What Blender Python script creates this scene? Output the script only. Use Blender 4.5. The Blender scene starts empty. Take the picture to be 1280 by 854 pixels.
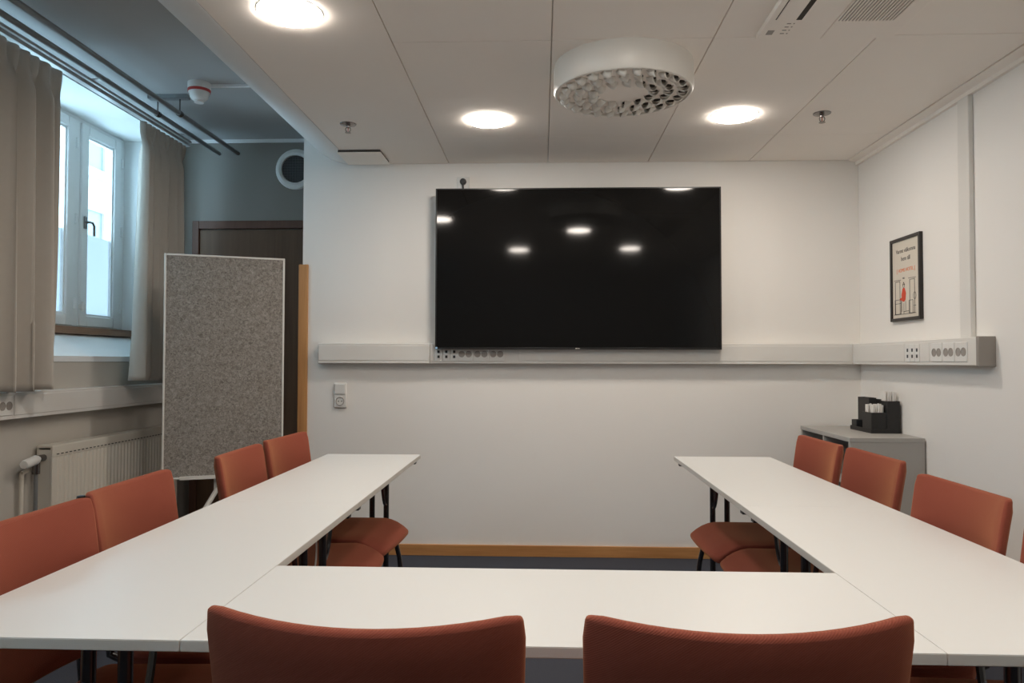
import bpy, bmesh, math, random
from mathutils import Vector, Matrix
random.seed(7)
PI = math.pi
SC = bpy.context.scene
COL = SC.collection

# ------------------------------------------------------------------ camera
cam = bpy.data.cameras.new('camera')
cam.sensor_width = 36.0
cam.lens = 931.8 / 1280 * 36.0
cam.clip_start = 0.02
camo = bpy.data.objects.new('camera', cam); COL.objects.link(camo)
camo.matrix_world = (Matrix.Translation((0, 0, 1.165)) @ Matrix.Rotation(0.0401, 4, 'Z')
                     @ Matrix.Rotation(PI/2 + 0.0264, 4, 'X') @ Matrix.Rotation(0.0021, 4, 'Z'))
SC.camera = camo

# ------------------------------------------------------------------ exposure, world, window light
SC.view_settings.view_transform = 'Standard'
SC.view_settings.look = 'None'
SC.view_settings.gamma = 1.0
SC.view_settings.use_curve_mapping = False
SC.view_settings.exposure = 1.70
LAMP = 28.0          # downlight emission strength
SKY = 2.9            # overcast sky strength
w = bpy.data.worlds.new('overcast_sky'); SC.world = w; w.use_nodes = True
nt = w.node_tree; nt.nodes.clear()
wo = nt.nodes.new('ShaderNodeOutputWorld'); bg = nt.nodes.new('ShaderNodeBackground')
bg.inputs['Color'].default_value = (0.56, 0.81, 1.0, 1); bg.inputs['Strength'].default_value = SKY
nt.links.new(bg.outputs[0], wo.inputs[0])
try:
    SC.cycles.use_denoising = True
    SC.cycles.max_bounces = 12; SC.cycles.diffuse_bounces = 8
    SC.cycles.transparent_max_bounces = 16
except Exception:
    pass

# ------------------------------------------------------------------ materials
def mat(name, col, rough=0.5, metal=0.0, spec=0.5, sheen=0.0, coat=0.0, noise=0.0, nscale=8.0, bump=0.0, bscale=200.0):
    m = bpy.data.materials.new(name); m.use_nodes = True
    t = m.node_tree; b = t.nodes['Principled BSDF']
    b.inputs['Base Color'].default_value = (*col, 1); b.inputs['Roughness'].default_value = rough
    b.inputs['Metallic'].default_value = metal; b.inputs['Specular IOR Level'].default_value = spec
    b.inputs['Sheen Weight'].default_value = sheen; b.inputs['Coat Weight'].default_value = coat
    tc = t.nodes.new('ShaderNodeTexCoord')
    if noise > 0:
        n = t.nodes.new('ShaderNodeTexNoise'); n.inputs['Scale'].default_value = nscale; n.inputs['Detail'].default_value = 4
        t.links.new(tc.outputs['Object'], n.inputs['Vector'])
        r = t.nodes.new('ShaderNodeMix'); r.data_type = 'RGBA'
        r.inputs['A'].default_value = (*[c*(1-noise) for c in col], 1)
        r.inputs['B'].default_value = (*[min(1, c*(1+noise)) for c in col], 1)
        t.links.new(n.outputs['Fac'], r.inputs['Factor']); t.links.new(r.outputs['Result'], b.inputs['Base Color'])
    if bump > 0:
        n2 = t.nodes.new('ShaderNodeTexNoise'); n2.inputs['Scale'].default_value = bscale; n2.inputs['Detail'].default_value = 3
        t.links.new(tc.outputs['Object'], n2.inputs['Vector'])
        bp = t.nodes.new('ShaderNodeBump'); bp.inputs['Strength'].default_value = bump; bp.inputs['Distance'].default_value = 0.002
        t.links.new(n2.outputs['Fac'], bp.inputs['Height']); t.links.new(bp.outputs['Normal'], b.inputs['Normal'])
    return m

def wood(name, c1, c2, axis='Z', scale=18.0, rough=0.45, dist=2.5):
    m = bpy.data.materials.new(name); m.use_nodes = True
    t = m.node_tree; b = t.nodes['Principled BSDF']; b.inputs['Roughness'].default_value = rough
    tc = t.nodes.new('ShaderNodeTexCoord'); mp = t.nodes.new('ShaderNodeMapping')
    s = {'X': (0.06, 1, 1), 'Y': (1, 0.06, 1), 'Z': (1, 1, 0.06)}[axis]
    mp.inputs['Scale'].default_value = s
    n = t.nodes.new('ShaderNodeTexNoise'); n.inputs['Scale'].default_value = scale; n.inputs['Detail'].default_value = 6
    n.inputs['Distortion'].default_value = dist * 0.2
    n2 = t.nodes.new('ShaderNodeTexNoise'); n2.inputs['Scale'].default_value = scale * 6; n2.inputs['Detail'].default_value = 4
    a = t.nodes.new('ShaderNodeMath'); a.operation = 'MULTIPLY_ADD'; a.inputs[1].default_value = 0.35
    cr = t.nodes.new('ShaderNodeValToRGB')
    cr.color_ramp.elements[0].position = 0.38; cr.color_ramp.elements[0].color = (*c1, 1)
    cr.color_ramp.elements[1].position = 0.85; cr.color_ramp.elements[1].color = (*c2, 1)
    L = t.links.new
    L(tc.outputs['Object'], mp.inputs[0]); L(mp.outputs[0], n.inputs['Vector']); L(mp.outputs[0], n2.inputs['Vector'])
    L(n2.outputs['Fac'], a.inputs[0]); L(n.outputs['Fac'], a.inputs[2]); L(a.outputs[0], cr.inputs[0]); L(cr.outputs[0], b.inputs['Base Color'])
    return m

def fabric(name, c1, c2, scale=125.0, sheen=0.35, tint=(1, .5, .2)):
    m = bpy.data.materials.new(name); m.use_nodes = True
    t = m.node_tree; b = t.nodes['Principled BSDF']; b.inputs['Roughness'].default_value = 0.85
    b.inputs['Specular IOR Level'].default_value = 0.2
    b.inputs['Sheen Weight'].default_value = sheen; b.inputs['Sheen Tint'].default_value = (*tint, 1); b.inputs['Sheen Roughness'].default_value = 0.4
    tc = t.nodes.new('ShaderNodeTexCoord'); mp = t.nodes.new('ShaderNodeMapping')
    mp.inputs['Rotation'].default_value = (0.0, 0.6, 0.5)
    wv = t.nodes.new('ShaderNodeTexWave'); wv.inputs['Scale'].default_value = scale; wv.inputs['Distortion'].default_value = 0.4
    wv.bands_direction = 'Z'
    n = t.nodes.new('ShaderNodeTexNoise'); n.inputs['Scale'].default_value = 14
    mx = t.nodes.new('ShaderNodeMix'); mx.data_type = 'RGBA'; mx.inputs['A'].default_value = (*c1, 1); mx.inputs['B'].default_value = (*c2, 1)
    bp = t.nodes.new('ShaderNodeBump'); bp.inputs['Strength'].default_value = 0.35; bp.inputs['Distance'].default_value = 0.001
    a = t.nodes.new('ShaderNodeMath'); a.operation = 'MULTIPLY_ADD'; a.inputs[1].default_value = 0.6; 
    s = t.nodes.new('ShaderNodeMath'); s.operation = 'MULTIPLY'; s.inputs[1].default_value = 0.4
    L = t.links.new
    L(tc.outputs['Object'], mp.inputs[0]); L(mp.outputs[0], wv.inputs['Vector']); L(tc.outputs['Object'], n.inputs['Vector'])
    L(n.outputs['Fac'], s.inputs[0]); L(wv.outputs['Fac'], a.inputs[0]); L(s.outputs[0], a.inputs[2])
    L(a.outputs[0], mx.inputs['Factor']); L(mx.outputs['Result'], b.inputs['Base Color'])
    L(wv.outputs['Fac'], bp.inputs['Height']); L(bp.outputs['Normal'], b.inputs['Normal'])
    return m

def emit(name, col, s):
    m = bpy.data.materials.new(name); m.use_nodes = True
    t = m.node_tree; t.nodes.clear()
    o = t.nodes.new('ShaderNodeOutputMaterial'); e = t.nodes.new('ShaderNodeEmission')
    e.inputs[0].default_value = (*col, 1); e.inputs[1].default_value = s
    t.links.new(e.outputs[0], o.inputs[0]); return m

def glass(name, col=(0.93, 0.97, 0.98), frost=0.0):
    m = bpy.data.materials.new(name); m.use_nodes = True
    t = m.node_tree; t.nodes.clear()
    o = t.nodes.new('ShaderNodeOutputMaterial'); tr = t.nodes.new('ShaderNodeBsdfTransparent'); tr.inputs[0].default_value = (*col, 1)
    g = t.nodes.new('ShaderNodeBsdfGlossy'); g.inputs['Roughness'].default_value = 0.02
    fw = t.nodes.new('ShaderNodeLayerWeight'); fw.inputs['Blend'].default_value = 0.5
    pw = t.nodes.new('ShaderNodeMath'); pw.operation = 'POWER'; pw.inputs[1].default_value = 5.0
    lw = t.nodes.new('ShaderNodeMath'); lw.operation = 'MULTIPLY_ADD'; lw.inputs[1].default_value = 0.6; lw.inputs[2].default_value = 0.04
    t.links.new(fw.outputs['Facing'], pw.inputs[0]); t.links.new(pw.outputs[0], lw.inputs[0])
    mx = t.nodes.new('ShaderNodeMixShader'); L = t.links.new
    L(lw.outputs[0], mx.inputs[0]); L(tr.outputs[0], mx.inputs[1]); L(g.outputs[0], mx.inputs[2])
    if frost > 0:
        tl = t.nodes.new('ShaderNodeBsdfTranslucent'); tl.inputs[0].default_value = (0.30, 0.31, 0.32, 1)
        m2 = t.nodes.new('ShaderNodeMixShader'); m2.inputs[0].default_value = frost
        L(mx.outputs[0], m2.inputs[1]); L(tl.outputs[0], m2.inputs[2]); L(m2.outputs[0], o.inputs[0])
    else:
        L(mx.outputs[0], o.inputs[0])
    return m

M = {}
M['wall'] = mat('white_painted_wall', (0.83, 0.805, 0.765), 0.8, spec=0.25, noise=0.015, nscale=3, bump=0.08, bscale=120)
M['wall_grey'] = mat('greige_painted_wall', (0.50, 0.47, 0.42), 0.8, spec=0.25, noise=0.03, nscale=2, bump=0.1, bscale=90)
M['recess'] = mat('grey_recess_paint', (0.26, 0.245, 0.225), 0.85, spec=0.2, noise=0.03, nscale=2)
M['niche'] = mat('white_niche_paint', (0.78, 0.80, 0.80), 0.6)
M['tile'] = mat('ceiling_tile', (0.92, 0.865, 0.805), 0.9, spec=0.2, noise=0.012, nscale=5, bump=0.1, bscale=400)
M['plaster'] = mat('plaster_bulkhead', (0.80, 0.80, 0.79), 0.8, spec=0.25, noise=0.02, nscale=2)
M['high'] = mat('painted_concrete_ceiling', (0.44, 0.44, 0.435), 0.85, spec=0.25, noise=0.09, nscale=1.6, bump=0.15, bscale=25)
M['dark_gap'] = mat('dark_gap', (0.05, 0.045, 0.04), 0.9)
M['carpet'] = mat('blue_grey_carpet', (0.062, 0.066, 0.082), 0.95, spec=0.1, noise=0.45, nscale=260, bump=0.8, bscale=500)
M['oak'] = wood('oiled_oak', (0.36, 0.15, 0.045), (0.60, 0.30, 0.11), 'X')
M['oak_v'] = wood('oak_vertical', (0.36, 0.15, 0.045), (0.58, 0.29, 0.11), 'Z')
M['sillwood'] = wood('brown_sill_wood', (0.20, 0.10, 0.055), (0.34, 0.19, 0.11), 'Y')
M['walnut'] = wood('dark_door_veneer', (0.085, 0.045, 0.024), (0.145, 0.082, 0.046), 'Z', 14, 0.65)
M['door_frame'] = wood('dark_door_frame', (0.085, 0.036, 0.022), (0.13, 0.060, 0.036), 'Z', 20, 0.6)
M['white'] = mat('white_plastic', (0.74, 0.73, 0.70), 0.4)
M['whitem'] = mat('white_enamel', (0.74, 0.72, 0.67), 0.35)
M['trunk'] = mat('trunking_enamel', (0.72, 0.70, 0.66), 0.35)
M['rad'] = mat('radiator_enamel', (0.66, 0.62, 0.54), 0.35)
M['taupe'] = mat('taupe_plastic', (0.30, 0.27, 0.24), 0.5)
M['laminate'] = mat('white_laminate', (0.68, 0.68, 0.66), 0.38, spec=0.45, noise=0.012, nscale=2)
M['band'] = mat('laminate_edge_band', (0.62, 0.585, 0.53), 0.45)
M['black'] = mat('black_plastic', (0.012, 0.012, 0.013), 0.45)
M['blackm'] = mat('black_steel_tube', (0.018, 0.018, 0.022), 0.22, metal=0.0, spec=0.6, coat=0.6)
M['chrome'] = mat('chrome', (0.24, 0.23, 0.225), 0.25, metal=1.0)
M['pipe'] = mat('grey_painted_pipe', (0.24, 0.25, 0.255), 0.35, metal=0.4)
M['track'] = mat('white_track', (0.42, 0.42, 0.42), 0.3, metal=0.2)
M['screen'] = mat('screen_glass', (0.006, 0.006, 0.006), 0.06, spec=0.22, noise=0.0)
M['bezel'] = mat('bezel', (0.008, 0.008, 0.008), 0.35)
M['fabric'] = fabric('orange_wool_fabric', (0.215, 0.052, 0.033), (0.28, 0.070, 0.043))
M['curtain'] = mat('beige_curtain_cloth', (0.50, 0.46, 0.405), 0.9, spec=0.1, sheen=0.3, noise=0.04, nscale=30, bump=0.3, bscale=900)
M['cab'] = mat('grey_cabinet', (0.40, 0.385, 0.36), 0.5, noise=0.02)
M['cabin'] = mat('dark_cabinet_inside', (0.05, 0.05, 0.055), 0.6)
M['paper'] = mat('cream_paper', (0.66, 0.60, 0.51), 0.8)
M['ink'] = mat('ink', (0.06, 0.05, 0.05), 0.8)
M['orange'] = mat('orange_ink', (0.75, 0.20, 0.07), 0.8)
M['redink'] = mat('red_ink', (0.62, 0.07, 0.03), 0.8)
M['redband'] = mat('red_band', (0.45, 0.05, 0.04), 0.5)
M['paperwhite'] = mat('paper_white', (0.80, 0.78, 0.74), 0.8)
M['frame_black'] = mat('black_picture_frame', (0.018, 0.014, 0.012), 0.4)
M['socket_hole'] = mat('socket_recess', (0.33, 0.30, 0.27), 0.5)
M['vent_dark'] = mat('dark_mesh', (0.02, 0.024, 0.026), 0.6)
M['glass'] = glass('window_glass')
M['frosted'] = glass('frosted_window_film', frost=0.85)
M['lamp'] = emit('led_disc', (1.0, 0.90, 0.80), LAMP)
M['facade'] = mat('pale_facade', (0.36, 0.36, 0.35), 0.9, noise=0.05, nscale=0.6)
M['facade_glass'] = mat('far_window_glass', (0.14, 0.16, 0.17), 0.3)
M['felt'] = None
def felt():
    m = bpy.data.materials.new('grey_felt'); m.use_nodes = True
    t = m.node_tree; b = t.nodes['Principled BSDF']; b.inputs['Roughness'].default_value = 0.95; b.inputs['Specular IOR Level'].default_value = 0.1
    tc = t.nodes.new('ShaderNodeTexCoord'); L = t.links.new
    n = t.nodes.new('ShaderNodeTexNoise'); n.inputs['Scale'].default_value = 75; n.inputs['Detail'].default_value = 8; n.inputs['Roughness'].default_value = 0.75; n.inputs['Distortion'].default_value = 1.2
    cr = t.nodes.new('ShaderNodeValToRGB')
    cr.color_ramp.elements[0].position = 0.36; cr.color_ramp.elements[0].color = (0.14, 0.125, 0.11, 1)
    cr.color_ramp.elements[1].position = 0.66; cr.color_ramp.elements[1].color = (0.44, 0.405, 0.365, 1)
    L(tc.outputs['Object'], n.inputs['Vector']); L(n.outputs['Fac'], cr.inputs[0]); L(cr.outputs[0], b.inputs['Base Color'])
    bp = t.nodes.new('ShaderNodeBump'); bp.inputs['Strength'].default_value = 0.4; bp.inputs['Distance'].default_value = 0.002
    L(n.outputs['Fac'], bp.inputs['Height']); L(bp.outputs['Normal'], b.inputs['Normal'])
    return m
M['felt'] = felt()

# ------------------------------------------------------------------ mesh helpers
def B(): return bmesh.new()
def box(bm, x0, x1, y0, y1, z0, z1, rot=None):
    v = [bm.verts.new((x, y, z)) for x in (x0, x1) for y in (y0, y1) for z in (z0, z1)]
    for f in ((0,1,3,2),(4,6,7,5),(0,4,5,1),(2,3,7,6),(0,2,6,4),(1,5,7,3)):
        bm.faces.new([v[i] for i in f])
    if rot:
        bmesh.ops.transform(bm, matrix=rot, verts=v)
    return v
def prism(bm, pts, axis, a, b):
    """closed polygon pts (2-D) extruded along axis from a to b"""
    def P(p, t):
        return {'X': (t, p[0], p[1]), 'Y': (p[0], t, p[1]), 'Z': (p[0], p[1], t)}[axis]
    va = [bm.verts.new(P(p, a)) for p in pts]; vb = [bm.verts.new(P(p, b)) for p in pts]
    n = len(pts)
    fs = [bm.faces.new(va), bm.faces.new(vb[::-1])]
    for i in range(n):
        fs.append(bm.faces.new((va[i], vb[i], vb[(i+1) % n], va[(i+1) % n])))
    bmesh.ops.recalc_face_normals(bm, faces=fs)
    return va + vb
def tube(bm, pts, r, seg=12, caps=True):
    pts = [Vector(p) for p in pts]; rings = []
    n = len(pts)
    t0 = (pts[1]-pts[0]).normalized()
    up = Vector((0, 0, 1)) if abs(t0.z) < 0.9 else Vector((1, 0, 0))
    u = t0.cross(up).normalized()
    for i, p in enumerate(pts):
        t = ((pts[min(i+1, n-1)] - pts[max(i-1, 0)])).normalized()
        u = (u - t*u.dot(t)).normalized(); v = t.cross(u)
        rr = r[i] if isinstance(r, (list, tuple)) else r
        rings.append([bm.verts.new(p + (u*math.cos(2*PI*k/seg) + v*math.sin(2*PI*k/seg))*rr) for k in range(seg)])
    for a, b in zip(rings, rings[1:]):
        for k in range(seg):
            bm.faces.new((a[k], a[(k+1) % seg], b[(k+1) % seg], b[k]))
    if caps:
        bm.faces.new(rings[0][::-1]); bm.faces.new(rings[-1])
def lathe(bm, prof, seg=32, c=(0, 0, 0), mtx=None):
    """prof (r,z) list turned about z through c"""
    rings = []; allv = []
    for r, z in prof:
        if r < 1e-6:
            ring = [bm.verts.new((c[0], c[1], c[2]+z))]
        else:
            ring = [bm.verts.new((c[0]+r*math.cos(2*PI*k/seg), c[1]+r*math.sin(2*PI*k/seg), c[2]+z)) for k in range(seg)]
        rings.append(ring); allv += ring
    fs = []
    for a, b in zip(rings, rings[1:]):
        for k in range(seg):
            k2 = (k+1) % seg
            if len(a) == 1 and len(b) == 1: continue
            if len(a) == 1: fs.append(bm.faces.new((a[0], b[k2], b[k])))
            elif len(b) == 1: fs.append(bm.faces.new((a[k], a[k2], b[0])))
            else: fs.append(bm.faces.new((a[k], a[k2], b[k2], b[k])))
    bmesh.ops.recalc_face_normals(bm, faces=fs)
    if mtx is not None: bmesh.ops.transform(bm, matrix=mtx, verts=allv)
    return allv

def obj(name, bm, m, parent=None, bevel=0.0, smooth=True, local=False, seg=2, sub=0, origin=None):
    """link bm as one mesh; world coordinates are made relative to the parent's (or own) origin"""
    if parent is not None:
        off = Vector((0, 0, 0)) if local else Vector(parent.location)
    else:
        if origin is not None: off = Vector(origin)
        else:
            xs = [v.co.x for v in bm.verts]; ys = [v.co.y for v in bm.verts]; zs = [v.co.z for v in bm.verts]
            off = Vector(((min(xs)+max(xs))/2, (min(ys)+max(ys))/2, min(zs)))
    if off.length > 0: bmesh.ops.translate(bm, vec=-off, verts=bm.verts)
    bmesh.ops.recalc_face_normals(bm, faces=bm.faces)
    me = bpy.data.meshes.new(name); bm.to_mesh(me); bm.free()
    for mm in (m if isinstance(m, (list, tuple)) else [m]): me.materials.append(mm)
    o = bpy.data.objects.new(name, me); COL.objects.link(o)
    if parent is not None: o.parent = parent
    else: o.location = off
    if smooth:
        me.shade_smooth(); me.set_sharp_from_angle(angle=math.radians(35))
    if bevel > 0:
        b = o.modifiers.new('bevel', 'BEVEL'); b.width = bevel; b.segments = seg; b.limit_method = 'ANGLE'; b.angle_limit = math.radians(50)
        b.harden_normals = False
    if sub:
        s = o.modifiers.new('subdivision', 'SUBSURF'); s.levels = sub; s.render_levels = sub
    return o
def tag(o, label, cat, group=None):
    o['label'] = label; o['category'] = cat
    if group: o['group'] = group
    return o
def struct(o, label=None, cat=None):
    o['kind'] = 'structure'
    if label: o['label'] = label
    if cat: o['category'] = cat
    return o
def thing(name, loc, label, cat, group=None, rotz=0):
    o = bpy.data.objects.new(name, None); COL.objects.link(o)
    o.empty_display_size = 0.1; o.location = loc; o.rotation_euler = (0, 0, rotz)
    return tag(o, label, cat, group)
def copy_tree(o, parent=None):
    c = o.copy(); COL.objects.link(c)
    if parent is not None: c.parent = parent
    for ch in list(o.children): copy_tree(ch, c)
    return c
def text_obj(name, s, size, m, parent, mtx, extrude=0.0004, align='CENTER'):
    cu = bpy.data.curves.new(name, 'FONT'); cu.body = s; cu.size = size; cu.extrude = extrude; cu.align_x = align; cu.align_y = 'CENTER'
    tmp = bpy.data.objects.new(name+'_tmp', cu); COL.objects.link(tmp)
    dg = bpy.context.evaluated_depsgraph_get()
    me = bpy.data.meshes.new_from_object(tmp.evaluated_get(dg))
    bpy.data.objects.remove(tmp); bpy.data.curves.remove(cu)
    me.transform(Matrix.Translation(-Vector(parent.location)) @ mtx)
    me.materials.clear(); me.materials.append(m)
    o = bpy.data.objects.new(name, me); COL.objects.link(o); o.parent = parent
    return o

# ------------------------------------------------------------------ room constants
XL, XR = -2.43, 1.88
YB, YF, YREC = -2.6, 4.486, 4.90
ZC, ZH = 2.365, 2.65
XE = -1.46           # left end of the front wall
WY0, WY1 = 2.60, 4.80   # window niche
WZ0, WZ1 = 1.187, 2.617
V0, V1 = -1.30, 0.90     # added window out of view, lets cool fill daylight onto the left side

# ------------------------------------------------------------------ structure
bm = B(); box(bm, XL-0.5, XR+0.15, YB-0.15, YREC+0.15, -0.1, 0.0)
struct(obj('floor', bm, M['carpet'], smooth=False), 'dark blue-grey carpet floor', 'floor')

bm = B(); box(bm, XE, XR+0.15, YF, YF+0.10, 0, ZH)
struct(obj('wall_front', bm, M['wall'], smooth=False), 'white wall behind the television', 'wall')
bm = B(); box(bm, XR, XR+0.15, YB, YF, 0, ZH)
struct(obj('wall_right', bm, M['wall'], smooth=False), 'white wall on the right with the framed poster', 'wall')
bm = B(); box(bm, XL-0.5, XR+0.15, YB-0.15, YB, 0, ZH)
struct(obj('wall_back', bm, M['wall'], smooth=False), 'white wall behind the viewpoint', 'wall')
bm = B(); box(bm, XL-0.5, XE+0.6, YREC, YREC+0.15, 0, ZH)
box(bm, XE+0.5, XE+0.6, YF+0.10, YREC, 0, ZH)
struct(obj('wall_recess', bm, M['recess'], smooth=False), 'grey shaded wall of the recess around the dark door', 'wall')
# left wall with window opening
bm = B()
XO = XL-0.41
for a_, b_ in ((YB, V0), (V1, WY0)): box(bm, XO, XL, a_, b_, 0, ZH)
box(bm, XO, XL, V0, V1, 0, 1.155); box(bm, XO, XL, V0, V1, WZ1, ZH); box(bm, XO, XL-0.385, V0, V1, 1.155, 1.335)  # opening for the added fill-light window
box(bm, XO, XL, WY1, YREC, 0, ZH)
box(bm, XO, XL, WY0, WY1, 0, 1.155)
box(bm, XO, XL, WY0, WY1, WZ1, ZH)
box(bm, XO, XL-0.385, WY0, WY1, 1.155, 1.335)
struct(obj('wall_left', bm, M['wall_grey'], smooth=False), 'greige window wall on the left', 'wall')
# niche lining : white reveals, head and sloping apron
bm = B()
for WA, WB in ((WY0, WY1), (V0, V1)):
    prism(bm, [(XL+0.004, 1.157), (XL+0.004, 1.187), (XL-0.26, 1.312), (XL-0.40, 1.312), (XL-0.40, 1.157)], 'Y', WA, WB)
    box(bm, XL-0.40, XL+0.001, WB-0.004, WB, 1.157, WZ1)
    box(bm, XL-0.40, XL+0.001, WA, WA+0.004, 1.157, WZ1)
    box(bm, XL-0.40, XL+0.001, WA, WB, WZ1-0.004, WZ1)
struct(obj('trim_1', bm, M['niche'], smooth=False), 'white painted window niche lining', 'window niche')

# window
XW = XL-0.32
def frame_rect(bm, x0, x1, y0, y1, z0, z1, t):
    box(bm, x0, x1, y0, y0+t, z0, z1); box(bm, x0, x1, y1-t, y1, z0, z1)
    box(bm, x0, x1, y0+t, y1-t, z0, z0+t); box(bm, x0, x1, y0+t, y1-t, z1-t, z1)
def make_window(wname, wlabel, WA, WB):
    win = bpy.data.objects.new(wname, None); COL.objects.link(win); win.location = (XL-0.32, (WA+WB)/2, 1.34)
    struct(win, wlabel, 'window')
    bm = B()
    box(bm, XW-0.08, XW-0.012, WA, WB, 1.335, 1.372)
    box(bm, XW-0.08, XW-0.012, WA, WB, 2.59, WZ1)
    sashes = [(WA+0.08, WA+0.55), (WA+0.59, WA+1.08), (WA+1.13, WA+1.662), (WA+1.728, WA+2.138)]
    mull = [(WA, WA+0.075), (WA+0.552, WA+0.588), (WA+1.085, WA+1.125), (WA+1.666, WA+1.724), (WA+2.142, WA+2.20)]
    for a, b in mull: box(bm, XW-0.08, XW-0.012, a, b, 1.36, 2.60)
    obj('window_frame', bm, M['niche'], win, bevel=0.004)
    for i, (a, b) in enumerate(sashes):
        bm = B(); t = 0.066
        frame_rect(bm, XW-0.055, XW, a, b, 1.368, 2.592, t)
        s = obj('casement', bm, M['niche'], win, bevel=0.006)
        bm = B(); frame_rect(bm, XW-0.035, XW-0.012, a+t, b-t, 1.368+t, 2.592-t, 0.012)
        obj('glazing_bead', bm, M['niche'], win, bevel=0.002)
        zf = 1.93
        bm = B(); box(bm, XW-0.032, XW-0.028, a+t, b-t, zf, 2.592-t)
        obj('pane', bm, M['glass'], win, smooth=False)
        bm = B(); box(bm, XW-0.032, XW-0.028, a+t, b-t, 1.368+t, zf)
        obj('frosted_pane', bm, M['frosted'], win, smooth=False)
        if i in (3,):
            bm = B(); box(bm, XW, XW+0.012, a+0.018, a+0.042, 1.955, 2.03)
            h = obj('window_handle', bm, M['chrome'], win, bevel=0.003)
            bm = B(); tube(bm, [(XW+0.01, a+0.03, 1.995), (XW+0.030, a+0.032, 1.995), (XW+0.040, a+0.045, 1.993), (XW+0.042, a+0.060, 1.975), (XW+0.040, a+0.064, 1.915)], 0.007, 10)
            obj('lever', bm, M['chrome'], win)
        bm = B(); box(bm, XW-0.005, XW+0.02, a-0.012, a+0.03, 1.47, 1.50); tube(bm, [(XW+0.015, a+0.002, 1.455), (XW+0.015, a+0.002, 1.515)], 0.008, 10)
        obj('stay_catch', bm, M['white'], win, bevel=0.002)
        for z in (1.5, 2.0, 2.45):
            bm = B(); tube(bm, [(XW+0.006, b+0.004, z-0.03), (XW+0.006, b+0.004, z+0.03)], 0.007, 8)
            obj('hinge', bm, M['niche'], win)
    bm = B(); box(bm, XL-0.32, XL-0.235, WA+0.004, WB-0.005, 1.316, 1.358)
    obj('window_sill', bm, M['sillwood'], win, bevel=0.003)
make_window('window_1', 'white casement window with half frosted panes between the curtains', WY0, WY1)
make_window('fill_window', 'added white casement window out of view beside the viewpoint, for cool fill light', V0, V1)  # unseen window, added to cool the left table and wall

# facade outside
fac = thing('neighbouring_building', (-13.0, 23, -6), 'pale overexposed building across the street seen through the casement window', 'building')
bm = B(); box(bm, -14, -13, 7, 40, -6, 9); obj('facade_wall', bm, M['facade'], fac, smooth=False)
for y in range(8, 38, 3):
    for z in (0.3, 3.6, 6.6):
        bm = B(); frame_rect(bm, -13.0, -12.9, y, y+1.5, z, z+2.0, 0.12); box(bm, -13.0, -12.88, y-0.2, y+1.7, z-0.15, z)
        f = obj('facade_window', bm, M['facade'], fac, smooth=False)
        bm = B(); box(bm, -12.99, -12.97, y+0.12, y+1.38, z+0.12, z+1.88); bmesh.ops.translate(bm, vec=-Vector(fac.location), verts=bm.verts)
        g = obj('facade_pane', bm, M['facade_glass'], f, smooth=False, local=True)

# ceilings
bm = B()
prof = [(XR, ZC+0.012), (-1.155, ZC+0.012), (-1.155, ZC), (-1.168, ZC-0.001), (-1.23, ZC+0.010), (-1.29, ZC+0.032), (-1.345, ZC+0.066), (-1.395, ZC+0.107), (-1.435, ZC+0.150), (XE, ZC+0.185), (XE, ZH), (XR, ZH)]
prism(bm, prof, 'Y', YB, YF)
o = obj('trim_2', bm, M['plaster'], smooth=True)
struct(o, 'rounded white plaster edge of the lowered ceiling', 'bulkhead')
bm = B()
xs = [-1.155, -0.565, 0.035, 0.635, 1.235, 1.815]
yj = [YB+0.005, -2.04, -0.84, 0.36, 1.56, 2.76, 3.96, YF-0.005]
g = 0.0022
for i in range(5):
    if i == 0: rows = [(YB+0.005, YF-0.005)]
    else: rows = list(zip(yj, yj[1:]))
    for a, b in rows:
        box(bm, xs[i]+g, xs[i+1]-g, a+g*0.6, b-g*0.6, ZC, ZC+0.0118)
struct(obj('ceiling', bm, M['tile'], smooth=False, bevel=0.001), 'lowered ceiling of warm white tiles', 'ceiling')
bm = B()
prism(bm, [(1.819, ZC-0.002), (1.862, ZC-0.012), (1.862, ZC-0.03), (1.872, ZC-0.03), (1.88, ZC-0.03), (1.88, ZC+0.0115), (1.819, ZC+0.0115)], 'Y', YB, YF)
struct(obj('trim_3', bm, M['tile'], smooth=False), 'ceiling edge trim along the right wall', 'trim')
bm = B(); box(bm, XL-0.5, XR+0.15, YB, YREC+0.15, ZH, ZH+0.1)
struct(obj('ceiling_2', bm, M['high'], smooth=False), 'higher grey painted ceiling above the window zone', 'ceiling')
bm = B(); box(bm, XL, XE, YREC-0.012, YREC, ZH-0.022, ZH)
struct(obj('trim_4', bm, M['plaster'], smooth=False), 'thin white moulding on top of the recess wall', 'trim')
# baseboards
bm = B(); box(bm, XE, XR, YF-0.014, YF, 0, 0.066)
struct(obj('baseboard_front', bm, M['oak'], bevel=0.002), 'oak baseboard under the television wall', 'baseboard')
bm = B(); box(bm, XR-0.014, XR, YB, YF-0.014, 0, 0.066)
struct(obj('baseboard_right', bm, M['oak'], bevel=0.002), 'oak baseboard along the right wall', 'baseboard')
bm = B(); box(bm, XL, XL+0.014, YB, YREC, 0, 0.066)
struct(obj('baseboard_left', bm, M['oak'], bevel=0.002), 'oak baseboard along the window wall', 'baseboard')
bm = B(); box(bm, XE-0.022, XE+0.036, YF-0.012, YF+0.15, 0, 1.752)
struct(obj('trim_5', bm, M['oak_v'], bevel=0.003), 'oak corner guard board on the wall end', 'corner board')
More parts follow.
